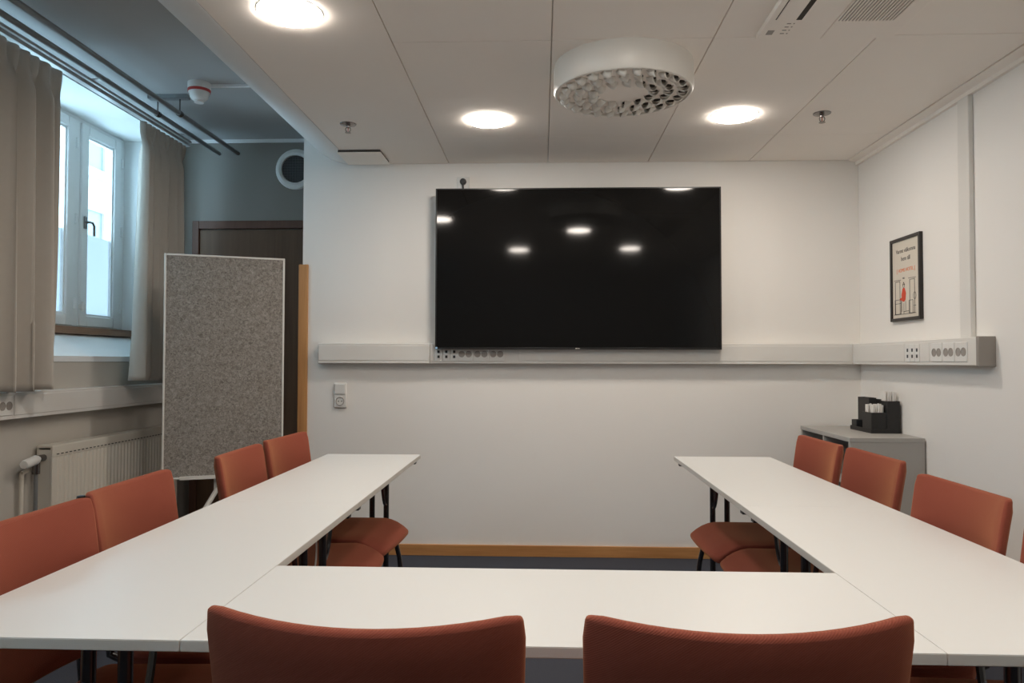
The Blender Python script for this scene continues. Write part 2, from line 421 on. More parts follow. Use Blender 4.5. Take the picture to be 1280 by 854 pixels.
# door
dr = bpy.data.objects.new('door_1', None); COL.objects.link(dr); dr.location = (-1.90, YREC, 0); struct(dr, 'dark brown veneered door in the recess', 'door')
bm = B(); box(bm, -2.336, -2.291, YREC-0.03, YREC, 0, 2.098); box(bm, -1.32, -1.27, YREC-0.03, YREC, 0, 2.098); box(bm, -2.291, -1.32, YREC-0.03, YREC, 2.045, 2.098)
obj('door_frame', bm, M['door_frame'], dr, bevel=0.003)
bm = B(); box(bm, -2.288, -1.323, YREC-0.018, YREC-0.001, 0.008, 2.037)
obj('door_leaf', bm, M['walnut'], dr, bevel=0.002)
bm = B(); tube(bm, [(-2.23, YREC-0.018, 1.03), (-2.23, YREC-0.065, 1.03), (-2.21, YREC-0.07, 1.03), (-2.12, YREC-0.07, 1.03)], 0.009)
obj('door_handle', bm, M['chrome'], dr)
# ------------------------------------------------------------------ furniture
# --- conference tables
LZ = 0.725
def table(cx0, cx1, y0, y1, legs, label, inner):
    """folding table; legs = list of (x or y positions) column pairs"""
    t = thing('folding_table', ((cx0+cx1)/2, (y0+y1)/2, 0), label, 'table', 'white folding tables pushed together in a U')
    bm = B(); box(bm, cx0+0.0004, cx1-0.0004, y0+0.0004, y1-0.0004, LZ-0.0185, LZ-0.0008)
    top = obj('tabletop', bm, M['band'], t, bevel=0.0015)
    bm = B(); box(bm, cx0+0.0006, cx1-0.0006, y0+0.0006, y1-0.0006, LZ-0.0009, LZ)
    bmesh.ops.translate(bm, vec=-Vector(t.location), verts=bm.verts)
    obj('laminate_surface', bm, M['laminate'], top, local=True, bevel=0.0005)
    long_y = (y1-y0) > (cx1-cx0)
    for k, (u, v, dirn) in enumerate(legs):
        # u,v : the first/second column positions across the table; dirn: sign towards the table middle
        pos = u[1] if long_y else u[0]
        cols = [u, v]
        for c in cols:
            bm = B(); tube(bm, [(c[0], c[1], 0.045), (c[0], c[1], LZ-0.03)], 0.0125, 16)
            obj('leg', bm, M['blackm'], t)
        mx, my = (u[0]+v[0])/2, (u[1]+v[1])/2
        cxm, cym = (cx0+cx1)/2, (y0+y1)/2
        bm = B()
        if long_y:
            tube(bm, [(cx0+0.05, my, 0.022), (cx0+0.09, my, 0.034), (cx1-0.09, my, 0.034), (cx1-0.05, my, 0.022)], 0.016, 12)
            b2 = B(); box(b2, cx0+0.06, cx1-0.06, my-0.018, my+0.018, LZ-0.034, LZ-0.0185)
        else:
            tube(bm, [(mx, y0+0.05, 0.022), (mx, y0+0.09, 0.034), (mx, y1-0.09, 0.034), (mx, y1-0.05, 0.022)], 0.016, 12)
            b2 = B(); box(b2, mx-0.018, mx+0.018, y0+0.06, y1-0.06, LZ-0.034, LZ-0.0185)
        obj('foot_bar', bm, M['blackm'], t); obj('crossbar', b2, M['blackm'], t)
        for e in (-1, 1):
            bm = B()
            if long_y: lathe(bm, [(0, 0), (0.017, 0), (0.017, 0.006), (0.012, 0.012), (0, 0.012)], 12, ((cx0+0.06) if e < 0 else (cx1-0.06), my, 0.0))
            else: lathe(bm, [(0, 0), (0.017, 0), (0.017, 0.006), (0.012, 0.012), (0, 0.012)], 12, (mx, (y0+0.06) if e < 0 else (y1-0.06), 0.0))
            obj('foot_glide', bm, M['black'], t)
        # folding brace, curved towards the middle of the table
        bm = B()
        pts = []
        for q in range(9):
            s = q/8.0
            d = 0.012 + 0.085*math.sin(s*PI/2); zz = LZ-0.215 + 0.19*(1-math.cos(s*PI/2))
            if long_y: pts.append((u[0], my + dirn*d, zz))
            else: pts.append((mx + dirn*d, u[1], zz))
        tube(bm, pts, 0.0075, 8)
        obj('folding_brace', bm, M['blackm'], t)
        bm = B()
        d = 0.085*dirn
        if long_y: lathe(bm, [(0, 0), (0.026, 0), (0.026, 0.03), (0, 0.03)], 16, (mx, my+d, LZ-0.05))
        else: lathe(bm, [(0, 0), (0.026, 0), (0.026, 0.03), (0, 0.03)], 16, (mx+d, my, LZ-0.05))
        obj('lock_knob', bm, M['black'], t)
    # linking clips under the inner edge near the ends
    for yy in ((y0+0.045, y1-0.075) if long_y else ()):
        x = inner
        bm = B(); s = 1 if x < 0 else -1
        box(bm, min(x-s*0.012, x-s*0.05), max(x-s*0.012, x-s*0.05), yy, yy+0.03, LZ-0.036, LZ-0.0186)
        obj('linking_clip', bm, M['black'], t, bevel=0.002)
    return t
xa, xb = -0.711, -0.776
ra, rb = 0.768, 0.832
XLO, XLI, XRI, XRO = -1.0115, -0.5688, 0.6122, 1.053
Y0, YI, YN, YT = 1.162, 1.592, 2.313, 3.499
table(XLO, XLI, Y0, YN, [((xa, 1.262), (xb, 1.262), 1), ((xa, 2.215), (xb, 2.215), -1)], 'white folding table at the near left corner of the U', XLI)
table(XLO, XLI, YN, YT, [((xa, 2.412), (xb, 2.412), 1), ((xa, 3.405), (xb, 3.405), -1)], 'white folding table on the left nearest the television wall', XLI)
table(XRI, XRO, Y0, YN, [((ra, 1.262), (rb, 1.262), 1), ((ra, 2.215), (rb, 2.215), -1)], 'white folding table at the near right corner of the U', XRI)
table(XRI, XRO, YN, YT, [((ra, 2.412), (rb, 2.412), 1), ((ra, 3.405), (rb, 3.405), -1)], 'white folding table on the right nearest the grey cabinet', XRI)
table(XLI, XRI, Y0, YI, [((-0.47, 1.345), (-0.47, 1.41), 1), ((0.51, 1.345), (0.51, 1.41), -1)], 'white folding table in front, crosswise between the two table rows', XRI)
# loose cables under the tables
for x, y, lab in ((-0.742, 2.350, 'pale cable hanging under the left table row'), (0.80, 2.350, 'pale cable hanging under the right table row')):
    bm = B(); pts = []
    for q in range(25):
        s = q/24
        pts.append((x+0.02*math.sin(s*7), y+0.035*math.sin(s*5+1), LZ-0.022 - (LZ-0.025)*s))
    pts.append((x+0.05, y+0.03, 0.004)); pts.append((x+0.15*(-1 if x < 0 else 1), y-0.1, 0.004))
    tube(bm, pts, 0.003, 6)
    tag(obj('power_cable', bm, M['paperwhite']), lab, 'cable')

# --- chairs
def back_shape(bm, W, z0, z1, th, nu=16, nz=10):
    """padded, concave backrest, y<0 behind; ends curl forward"""
    def mid(u, v):   # u -1..1, v 0..1
        z = z0 + (z1-z0)*v
        yb = -0.258 - 0.040*v - 0.010*v*v
        y = yb + 0.045*(u*u)
        wl = W/2*(0.945 + 0.055*v)
        dz = -0.013*(1-u*u)*v - 0.004*(1-u*u)*(1-v)
        return Vector((u*wl, y, z+dz))
    rc = 0.16
    F, Bk = [], []
    for j in range(nz+1):
        v = j/nz
        rf, rb = [], []
        for i in range(nu+1):
            u = -1+2*i/nu
            p = mid(u, v)
            e = min(1, (1-abs(u))/0.09, (1-v)/0.07, (v)/0.07)
            t = th*(0.55+0.45*math.sqrt(max(0, 1-(1-max(0, e))**2)))/2
            rf.append(p+Vector((0, t, 0))); rb.append(p-Vector((0, t, 0)))
        F.append(rf); Bk.append(rb)
    # round the outline corners
    def rnd(grid):
        for j in range(nz+1):
            for i in range(nu+1):
                u = -1+2*i/nu; v = j/nz
                p = grid[j][i]
                R = 0.015
                ax = (1-abs(u))*W/2; az = (1-v)*(z1-z0)
                if ax < R and az < R:
                    d = math.hypot(R-ax, R-az)
                    if d > R:
                        k = R/d
                        p.x -= math.copysign((R-ax)*(1-k), u); p.z -= (R-az)*(1-k)
    rnd(F); rnd(Bk)
    vf = [[bm.verts.new(p) for p in r] for r in F]; vb = [[bm.verts.new(p) for p in r] for r in Bk]
    for j in range(nz):
        for i in range(nu):
            bm.faces.new((vf[j][i], vf[j+1][i], vf[j+1][i+1], vf[j][i+1]))
            bm.faces.new((vb[j][i], vb[j][i+1], vb[j+1][i+1], vb[j+1][i]))
    for i in range(nu):
        bm.faces.new((vf[0][i], vf[0][i+1], vb[0][i+1], vb[0][i])); bm.faces.new((vf[nz][i+1], vf[nz][i], vb[nz][i], vb[nz][i+1]))
    for j in range(nz):
        bm.faces.new((vf[j+1][0], vf[j][0], vb[j][0], vb[j+1][0])); bm.faces.new((vf[j][nu], vf[j+1][nu], vb[j+1][nu], vb[j][nu]))
def seat_shape(bm):
    # rounded plan: front edge bows forward, waterfall front
    nu, nv = 16, 16
    def top(u, v):   # v 0 rear .. 1 front
        w = 0.200 + 0.022*v
        y = -0.205 + 0.425*v
        y += 0.012*(1-u*u)*v*v - 0.006*(abs(u)**6)*v
        z = 0.478 - 0.010*(1-u*u)*(1-abs(2*v-1)**2)
        if v > 0.72: z -= 0.055*((v-0.72)/0.28)**2
        z -= 0.012*abs(u)**6
        return Vector((u*w, y, z))
    T = [[top(-1+2*i/nu, j/nv) for i in range(nu+1)] for j in range(nv+1)]
    R = 0.034
    for j in range(nv+1):
        for i in range(nu+1):
            u = -1+2*i/nu; v = j/nv; p = T[j][i]
            ax = (1-abs(u))*0.21; ay = min(v, 1-v)*0.44
            if ax < R and ay < R:
                d = math.hypot(R-ax, R-ay)
                if d > R:
                    k = R/d
                    p.x -= math.copysign((R-ax)*(1-k), u); p.y += (R-ay)*(1-k)*(1 if v < .5 else -1)
    vt = [[bm.verts.new(p) for p in r] for r in T]
    vb = []
    for j in range(nv+1):
        r = []
        for i in range(nu+1):
            p = T[j][i]; v = j/nv
            th = 0.045 - 0.025*max(0, (v-0.6)/0.4)
            r.append(bm.verts.new((p.x*0.97, p.y*0.985, min(p.z-th, 0.44) if v < .72 else p.z-th)))
        vb.append(r)
    for j in range(nv):
        for i in range(nu):
            bm.faces.new((vt[j][i], vt[j][i+1], vt[j+1][i+1], vt[j+1][i])); bm.faces.new((vb[j][i], vb[j+1][i], vb[j+1][i+1], vb[j][i+1]))
    for i in range(nu):
        bm.faces.new((vt[0][i+1], vt[0][i], vb[0][i], vb[0][i+1])); bm.faces.new((vt[nv][i], vt[nv][i+1], vb[nv][i+1], vb[nv][i]))
    for j in range(nv):
        bm.faces.new((vt[j][0], vt[j+1][0], vb[j+1][0], vb[j][0])); bm.faces.new((vt[j+1][nu], vt[j][nu], vb[j][nu], vb[j+1][nu]))
def make_chair():
    t = thing('conference_chair', (0, 0, 0), '', 'chair')
    bm = B(); seat_shape(bm)
    s = obj('seat', bm, M['fabric'], t, local=True); s.data.set_sharp_from_angle(angle=math.radians(65))
    m = s.modifiers.new('soft', 'BEVEL'); m.width = 0.008; m.segments = 3; m.limit_method = 'ANGLE'; m.angle_limit = math.radians(45)
    bm = B(); back_shape(bm, 0.420, 0.505, 0.850, 0.034)
    b = obj('backrest', bm, M['fabric'], t, local=True); b.data.set_sharp_from_angle(angle=math.radians(65))
    m = b.modifiers.new('soft', 'BEVEL'); m.width = 0.007; m.segments = 3; m.limit_method = 'ANGLE'; m.angle_limit = math.radians(45)
    for sx in (-1, 1):
        bm = B(); tube(bm, [(sx*0.178, 0.150, 0.432), (sx*0.190, 0.178, 0.30), (sx*0.204, 0.208, 0.008)], 0.0105, 12)
        obj('leg', bm, M['blackm'], t, local=True)
        bm = B(); tube(bm, [(sx*0.172, -0.150, 0.432), (sx*0.186, -0.185, 0.28), (sx*0.204, -0.235, 0.008)], 0.0105, 12)
        obj('leg', bm, M['blackm'], t, local=True)
        bm = B(); tube(bm, [(sx*0.15, -0.10, 0.430), (sx*0.15, -0.20, 0.430), (sx*0.15, -0.235, 0.445), (sx*0.15, -0.240, 0.50), (sx*0.15, -0.236, 0.54)], 0.010, 12)
        obj('back_support', bm, M['blackm'], t, local=True)
        for yy, xx in ((0.208, 0.204), (-0.235, 0.204)):
            bm = B(); lathe(bm, [(0, 0), (0.014, 0), (0.014, 0.012), (0.011, 0.02), (0, 0.02)], 12, (sx*xx, yy, 0))
            obj('foot_glide', bm, M['black'], t, local=True)
    bm = B()
    tube(bm, [(-0.172, -0.15, 0.430), (0.172, -0.15, 0.430)], 0.009, 10); tube(bm, [(-0.178, 0.15, 0.430), (0.178, 0.15, 0.430)], 0.009, 10)
    tube(bm, [(-0.172, -0.15, 0.430), (-0.178, 0.15, 0.430)], 0.009, 10); tube(bm, [(0.172, -0.15, 0.430), (0.178, 0.15, 0.430)], 0.009, 10)
    obj('seat_frame', bm, M['blackm'], t, local=True)
    return t
proto = make_chair()
G = 'rust orange conference chairs around the tables'
chairs = [
    # x, y of the seat centre, turn, label
    (-0.215, 1.218, -3.0, 'rust orange chair in front, left one of the two with their backs to us'),
    (0.250, 1.222, 2.4, 'rust orange chair in front, right one of the two with their backs to us'),
    (-0.792, 1.500, -90.0, 'rust orange chair nearest to us in the left row, cut by the photo edge'),
    (-0.825, 1.962, -88.0, 'rust orange chair second nearest in the left row, in front of the radiator'),
    (-0.812, 2.640, -88.0, 'rust orange chair third nearest in the left row, before the felt board'),
    (-0.818, 3.110, -94.0, 'rust orange chair at the far end of the left row beside the corner board'),
    (0.822, 1.502, 90.0, 'rust orange chair nearest to us in the right row, only a sliver showing'),
    (0.818, 1.984, 90.0, 'rust orange chair second nearest in the right row, against the white wall'),
    (0.885, 2.635, 91.0, 'rust orange chair third nearest in the right row, before the cabinet side'),
    (0.868, 3.095, 92.0, 'rust orange chair at the far end of the right row by the open cabinet shelves'),
]
for i, (x, y, a, lab) in enumerate(chairs):
    c = proto if i == 0 else copy_tree(proto)
    c.location = (x, y, 0); c.rotation_euler = (0, 0, math.radians(a)); tag(c, lab, 'chair', G)
    if i == 3:
        bm = B(); lathe(bm, [(0, -0.012), (0.009, -0.010), (0.011, 0), (0.009, 0.010), (0, 0.012)], 12, (0.188, -0.292, 0.828))
        k = obj('end_cap', bm, M['black'], c, local=True)

# --- television
tv = thing('television', (0.208, YF, 1.233), 'large black wall-mounted television reflecting the ceiling lamps', 'television')
TX0, TX1, TZ0, TZ1 = -0.629, 1.043, 1.2345, 2.186
TY = YF-0.118
bm = B(); box(bm, TX0, TX1, TY+0.004, TY+0.050, TZ0, TZ1); box(bm, TX0+0.25, TX1-0.25, TY+0.049, TY+0.07, TZ0+0.15, TZ1-0.15)
obj('housing', bm, M['bezel'], tv, bevel=0.003)
bm = B(); box(bm, TX0+0.008, TX1-0.008, TY+0.0025, TY+0.0045, TZ0+0.011, TZ1-0.008)
obj('screen', bm, M['screen'], tv, smooth=False)
def frame_xz(bm, x0, x1, z0, z1, y0, y1, t, tb=None):
    tb = tb or t
    box(bm, x0, x0+t, y0, y1, z0, z1); box(bm, x1-t, x1, y0, y1, z0, z1)
    box(bm, x0+t, x1-t, y0, y1, z0, z0+tb); box(bm, x0+t, x1-t, y0, y1, z1-t, z1)
bm = B(); frame_xz(bm, TX0, TX1, TZ0, TZ1, TY, TY+0.006, 0.007, 0.011)
obj('bezel', bm, M['bezel'], tv, bevel=0.001)
bm = B(); box(bm, TX0+0.35, TX1-0.35, TY+0.069, YF, 1.5, 1.95)
obj('wall_mount', bm, M['black'], tv, bevel=0.003)
bm = B()
for k, ww in enumerate((0.009, 0.005, 0.004)):
    x0 = 0.196 + [0, .012, .02][k]
    box(bm, x0, x0+ww, TY-0.0008, TY+0.0002, 1.237, 1.2425)
obj('maker_mark', bm, M['paperwhite'], tv, smooth=False)
bm = B(); box(bm, TX0+0.002, TX0+0.014, TY-0.001, TY+0.0002, 1.236, 1.248)
mt = mat('pale_blue_sticker', (0.35, 0.6, 0.85), 0.5); o = obj('sticker', bm, mt, tv, smooth=False); o['label'] = 'pale blue sticker'

# --- cable trunking
def socket_double(parent, c, ax, n):
    """white double socket; c centre on front plane; ax along unit vector, n outward normal"""
    ax = Vector(ax); n = Vector(n); up = Vector((0, 0, 1)); c = Vector(c)
    R = Matrix((ax, n, up)).transposed().to_4x4(); T = Matrix.Translation(c) @ R
    bm = B(); v = box(bm, -0.045, 0.045, 0, 0.004, -0.0425, 0.0425); bmesh.ops.transform(bm, matrix=T, verts=v)
    s = obj('double_socket', bm, M['white'], parent, bevel=0.002)
    for k in (-1, 1):
        bm = B()
        Rx = Matrix.Rotation(-PI/2, 4, 'X')
        vv = lathe(bm, [(0.0192, 0.0), (0.0192, 0.0015), (0.016, 0.0015), (0.0155, 0.0003), (0, 0.0003)], 24)
        bmesh.ops.transform(bm, matrix=T @ Matrix.Translation((k*0.0205, 0.004, 0.0)) @ Rx, verts=vv)
        for e in (-1, 1):
            v = box(bm, k*0.0205+e*0.0075-0.0022, k*0.0205+e*0.0075+0.0022, 0.0042, 0.0048, -0.0022, 0.0022); bmesh.ops.transform(bm, matrix=T, verts=v)
        bmesh.ops.translate(bm, vec=-Vector(parent.location), verts=bm.verts)
        obj('socket_recess', bm, M['socket_hole'], s, local=True)
def data_module(parent, c, ax, n):
    ax = Vector(ax); n = Vector(n); c = Vector(c)
    R = Matrix((ax, n, Vector((0, 0, 1)))).transposed().to_4x4(); T = Matrix.Translation(c) @ R
    bm = B(); v = box(bm, -0.021, 0.021, 0, 0.004, -0.0425, 0.0425); bmesh.ops.transform(bm, matrix=T, verts=v)
    s = obj('data_outlet', bm, M['white'], parent, bevel=0.0015)
    bm = B()
    for z in (-0.016, 0.014):
        v = box(bm, -0.007, 0.007, 0.0038, 0.0048, z-0.008, z+0.008); bmesh.ops.transform(bm, matrix=T, verts=v)
    bmesh.ops.translate(bm, vec=-Vector(parent.location), verts=bm.verts)
    obj('port', bm, M['black'], s, local=True)
ZT0, ZT1 = 1.150, 1.270
tr = thing('cable_trunking', (0.25, YF, ZT0), 'white cable trunking running under the television and round the right corner', 'trunking')
yF = YF-0.064
bm = B(); box(bm, -1.341, -0.668, yF-0.006, YF, ZT0, ZT1)
obj('channel', bm, M['trunk'], tr, bevel=0.003)
bm = B(); box(bm, -1.337, -0.672, yF-0.0085, yF-0.004, ZT0+0.017, ZT1-0.013)
obj('cover', bm, M['trunk'], tr, bevel=0.002)
bm = B(); box(bm, -0.667, 1.812, yF, YF, ZT0, ZT1); obj('channel', bm, M['trunk'], tr, bevel=0.003)
bm = B(); box(bm, -0.138, 1.80, yF-0.0025, yF+0.002, ZT0+0.017, ZT1-0.013); obj('cover', bm, M['trunk'], tr, bevel=0.002)
bm = B(); box(bm, -0.665, -0.64, yF-0.0025, yF+0.002, ZT0+0.017, ZT1-0.013); obj('cover', bm, M['trunk'], tr, bevel=0.002)
for k in range(3): data_module(tr, (-0.615+k*0.0468, yF-0.0, 1.2065), (1, 0, 0), (0, -1, 0))
for k in range(3): socket_double(tr, (-0.452+k*0.094-0.004, yF, 1.2065), (1, 0, 0), (0, -1, 0))
xF = 1.812
bm = B(); box(bm, xF, XR, 3.185, YF, ZT0, ZT1); obj('channel', bm, M['trunk'], tr, bevel=0.003)
bm = B(); box(bm, xF-0.0025, xF+0.002, 3.80, 4.405, ZT0+0.017, ZT1-0.013); obj('cover', bm, M['trunk'], tr, bevel=0.002)
bm = B(); box(bm, xF-0.0025, xF+0.002, 3.56, 3.645, ZT0+0.017, ZT1-0.013); obj('cover', bm, M['trunk'], tr, bevel=0.002)
for k in range(3): data_module(tr, (xF, 3.765-k*0.046, 1.209), (0, -1, 0), (-1, 0, 0))
for k in range(3): socket_double(tr, (xF, 3.495-k*0.1, 1.209), (0, -1, 0), (-1, 0, 0))
bm = B(); box(bm, xF-0.003, XR, 3.165, 3.186, ZT0-0.003, ZT1+0.003)
o = obj('end_cap', bm, M['taupe'], tr, bevel=0.003); o['label'] = 'taupe end cap'
# vertical conduit
bm = B(); box(bm, 1.858, XR, 3.305, 3.39, ZT1, ZC-0.03); 
tag(obj('vertical_conduit', bm, M['trunk'], bevel=0.003), 'white vertical cable conduit from ceiling to trunking on the right wall', 'conduit')
# left trunking
lt = thing('wall_trunking', (XL, 3.2, 0.9), 'white cable trunking under the window curtains on the left wall', 'trunking')
bm = B(); box(bm, XL, -2.364, 1.2, 4.86, 0.900, 1.021); obj('channel', bm, M['trunk'], lt, bevel=0.003)
bm = B(); box(bm, -2.366, -2.3615, 3.255, 4.855, 0.917, 1.008); obj('cover', bm, M['trunk'], lt, bevel=0.002)
bm = B(); box(bm, -2.366, -2.3615, 1.205, 3.05, 0.917, 1.008); obj('cover', bm, M['trunk'], lt, bevel=0.002)
for k in range(2): socket_double(lt, (-2.364, 3.20-k*0.094, 0.962), (0, 1, 0), (1, 0, 0))

# wall switch with socket
sw = thing('wall_socket', (-1.219, YF, 0.881), 'white light switch above a socket by the corner board', 'socket')
bm = B(); box(bm, -1.257, -1.181, YF-0.018, YF, 0.881, 1.031); obj('plate', bm, M['white'], sw, bevel=0.005)
bm = B(); box(bm, -1.251, -1.187, YF-0.024, YF-0.017, 0.963, 1.025); obj('rocker', bm, M['white'], sw, bevel=0.003)
bm = B(); Rx = Matrix.Rotation(PI/2, 4, 'X')
vv = lathe(bm, [(0.026, 0), (0.026, 0.004), (0.023, 0.004), (0.021, -0.002), (0, -0.002)], 28); bmesh.ops.transform(bm, matrix=Matrix.Translation((-1.219, YF-0.0185, 0.921)) @ Rx, verts=vv)
o = obj('outlet', bm, M['socket_hole'], sw)
bm = B()
for e in (-1, 1):
    vv = lathe(bm, [(0.0035, 0), (0.0035, 0.002), (0, 0.002)], 10); bmesh.ops.transform(bm, matrix=Matrix.Translation((-1.219+e*0.0095, YF-0.0165, 0.921)) @ Rx, verts=vv)
obj('pin_holes', bm, M['black'], sw)
# socket above tv with black plug
sk = thing('high_socket', (-0.477, YF, 2.21), 'white socket with a black plug above the television', 'socket')
bm = B(); box(bm, -0.515, -0.439, YF-0.012, YF, 2.205, 2.283); obj('plate', bm, M['white'], sk, bevel=0.004)
pg = thing('power_plug', (-0.477, YF-0.012, 2.24), 'black plug and cord in the socket above the television', 'plug')
bm = B(); vv = lathe(bm, [(0, 0), (0.019, 0), (0.019, 0.018), (0.014, 0.03), (0, 0.032)], 24); bmesh.ops.transform(bm, matrix=Matrix.Translation((-0.477, YF-0.012, 2.25)) @ Rx, verts=vv)
obj('plug_body', bm, M['black'], pg)
bm = B(); tube(bm, [(-0.477, YF-0.034, 2.245), (-0.476, YF-0.036, 2.22), (-0.474, YF-0.032, 2.19), (-0.47, YF-0.028, 2.12), (-0.46, YF-0.02, 2.05)], 0.005, 10); obj('cord', bm, M['black'], pg)

# --- framed poster
px = XR-0.002
po = thing('framed_poster', (XR, 3.895, 1.38), 'black framed welcome poster with a cartoon on the right wall', 'poster')
PY0, PY1, PZ0, PZ1 = 3.745, 4.06, 1.378, 1.812
def frame_yz(bm, y0, y1, z0, z1, x0, x1, t):
    box(bm, x0, x1, y0, y0+t, z0, z1); box(bm, x0, x1, y1-t, y1, z0, z1)
    box(bm, x0, x1, y0+t, y1-t, z0, z0+t); box(bm, x0, x1, y0+t, y1-t, z1-t, z1)
bm = B(); frame_yz(bm, PY0, PY1, PZ0, PZ1, XR-0.019, XR, 0.016); obj('frame', bm, M['frame_black'], po, bevel=0.002)
bm = B(); box(bm, XR-0.010, XR-0.004, PY0+0.015, PY1-0.015, PZ0+0.015, PZ1-0.015); obj('print', bm, M['paper'], po, smooth=False)
# text faces -X ; reading direction is -Y
def PT(y, z): return Matrix.Translation((XR-0.0104, y, z)) @ Matrix(((0, 0, -1, 0), (-1, 0, 0, 0), (0, 1, 0, 0), (0, 0, 0, 1)))
cy = (PY0+PY1)/2
text_obj('greeting_text', 'Varmt välkomna', 0.031, M['ink'], po, PT(cy, 1.742))
text_obj('greeting_text', 'hem till', 0.032, M['ink'], po, PT(cy, 1.700))
text_obj('hotel_text', '[ HOME HOTEL ]', 0.026, M['orange'], po, PT(cy, 1.640))
bm = B()
def ln(y0, z0, y1, z1, t=0.0013):
    a = Vector((XR-0.0104, y0, z0)); b = Vector((XR-0.0104, y1, z1)); tube(bm, [a, b], t, 6)
def rect(y0, y1, z0, z1):
    ln(y0, z0, y1, z0); ln(y1, z0, y1, z1); ln(y1, z1, y0, z1); ln(y0, z1, y0, z0)
rect(3.965, 4.015, 1.415, 1.585); rect(3.812, 3.862, 1.415, 1.585); ln(3.955, 1.592, 4.025, 1.594); ln(3.80, 1.592, 3.875, 1.594)
rect(3.955, 4.02, 1.415, 1.49); ln(3.955, 1.47, 4.02, 1.47); rect(3.83, 3.87, 1.415, 1.48)
ln(4.03, 1.413, 3.80, 1.413); ln(3.93, 1.425, 3.875, 1.427); ln(3.947, 1.425, 3.947, 1.48, .001); ln(3.905, 1.425, 3.905, 1.478, .001); ln(3.925, 1.415, 3.925, 1.47, .001)
# potted plant scribble and little head outline
for k in range(10):
    a = k/10*2*PI; b = (k+1)/10*2*PI
    ln(3.812+0.014*math.cos(a), 1.50+0.018*math.sin(a), 3.812+0.014*math.cos(b), 1.50+0.018*math.sin(b), .001)
    ln(3.925+0.008*math.cos(a), 1.558+0.010*math.sin(a), 3.925+0.008*math.cos(b), 1.558+0.010*math.sin(b), .001)
ln(3.812, 1.482, 3.812, 1.45); ln(3.822, 1.45, 3.80, 1.45)
ln(3.936, 1.563, 3.925, 1.578); ln(3.925, 1.578, 3.914, 1.563)
obj('line_drawing', bm, M['ink'], po)
bm = B(); prism(bm, [(3.945, 1.482), (3.948, 1.515), (3.936, 1.545), (3.925, 1.550), (3.914, 1.545), (3.902, 1.52), (3.908, 1.485), (3.925, 1.476)], 'X', XR-0.0112, XR-0.0100)
prism(bm, [(3.945, 1.50), (3.965, 1.495), (3.968, 1.487), (3.945, 1.485)], 'X', XR-0.0112, XR-0.0100)
obj('drawn_figure', bm, M['redink'], po, smooth=False)
text_obj('small_text', 'PRO', 0.012, M['ink'], po, PT(3.925, 1.598))

# --- cabinet
CX0, CX1, CY0, CY1, CZT = 1.512, 1.872, 3.735, 4.43, 0.792
cb = thing('open_cabinet', ((CX0+CX1)/2, (CY0+CY1)/2, 0), 'grey open-shelved cabinet in the right corner', 'cabinet')
bm = B(); box(bm, CX0-0.002, CX1, CY0-0.002, CY1+0.002, CZT-0.022, CZT); obj('top_panel', bm, M['cab'], cb, bevel=0.0015)
for y0 in (CY0, CY1-0.02):
    bm = B(); box(bm, CX0, CX1, y0, y0+0.02, 0.0, CZT-0.022); obj('side_panel', bm, M['cab'], cb, bevel=0.001)
ym = (CY0+CY1)/2
bm = B(); box(bm, CX0, CX1-0.012, ym-0.009, ym+0.009, 0.06, CZT-0.022); obj('divider', bm, M['cab'], cb, bevel=0.001)
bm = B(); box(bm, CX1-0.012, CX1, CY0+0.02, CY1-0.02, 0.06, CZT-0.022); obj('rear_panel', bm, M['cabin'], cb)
bm = B(); box(bm, CX0+0.01, CX1, CY0+0.02, CY1-0.02, 0.04, 0.06); box(bm, CX0+0.03, CX0+0.045, CY0+0.02, CY1-0.02, 0.0, 0.04); obj('bottom_panel', bm, M['cab'], cb)
for a, b in ((CY0+0.021, ym-0.01), (ym+0.01, CY1-0.021)):
    for z in (0.30, 0.55):
        bm = B(); box(bm, CX0+0.012, CX1-0.013, a, b, z, z+0.018); obj('shelf', bm, M['cab'], cb)
# binders inside cabinet near side
for k, (z, n) in enumerate(((0.318, 2), (0.568, 2))):
    for j in range(n):
        y = CY0+0.06+j*0.085
        bm = B(); box(bm, CX0+0.05, CX0+0.29, y, y+0.07, z, z+0.15 if z > .5 else z+0.20)
        tag(obj('document_box', bm, M['black'], bevel=0.003), 'black box on the %s cabinet shelf, %s one' % ('lower' if z < .5 else 'upper', 'near' if j == 0 else 'far'), 'box', 'black boxes in the grey cabinet')

# --- organiser box on cabinet
ob = thing('desk_organiser', (1.80, 4.05, CZT), 'black stepped organiser box on the grey cabinet', 'organiser')
def tray(bm, x0, x1, y0, y1, z0, z1, t=0.004):
    box(bm, x0, x1, y0, y1, z0, z0+t)
    box(bm, x0, x0+t, y0, y1, z0+t, z1); box(bm, x1-t, x1, y0, y1, z0+t, z1); box(bm, x0+t, x1-t, y0, y0+t, z0+t, z1); box(bm, x0+t, x1-t, y1-t, y1, z0+t, z1)
bx0, bx1, by0, by1 = 1.716, 1.868, 3.97, 4.235
bm = B(); tray(bm, bx0, bx1, by0, by1, CZT, CZT+0.022); obj('base_tray', bm, M['black'], ob, bevel=0.001)
bm = B(); tray(bm, bx0+0.006, bx0+0.050, 4.165, by1-0.006, CZT+0.004, CZT+0.055); obj('small_compartment', bm, M['black'], ob, bevel=0.001)
bm = B(); tray(bm, bx0+0.004, 1.796, by0+0.004, 4.085, CZT+0.004, CZT+0.108); obj('front_compartment', bm, M['black'], ob, bevel=0.001)
bm = B(); tray(bm, 1.798, bx1-0.002, by0+0.003, by1-0.004, CZT+0.004, CZT+0.168); obj('tall_compartment', bm, M['black'], ob, bevel=0.001)
bm = B(); tray(bm, 1.758, 1.797, 4.09, by1-0.004, CZT+0.004, CZT+0.180); obj('rear_compartment', bm, M['black'], ob, bevel=0.001)
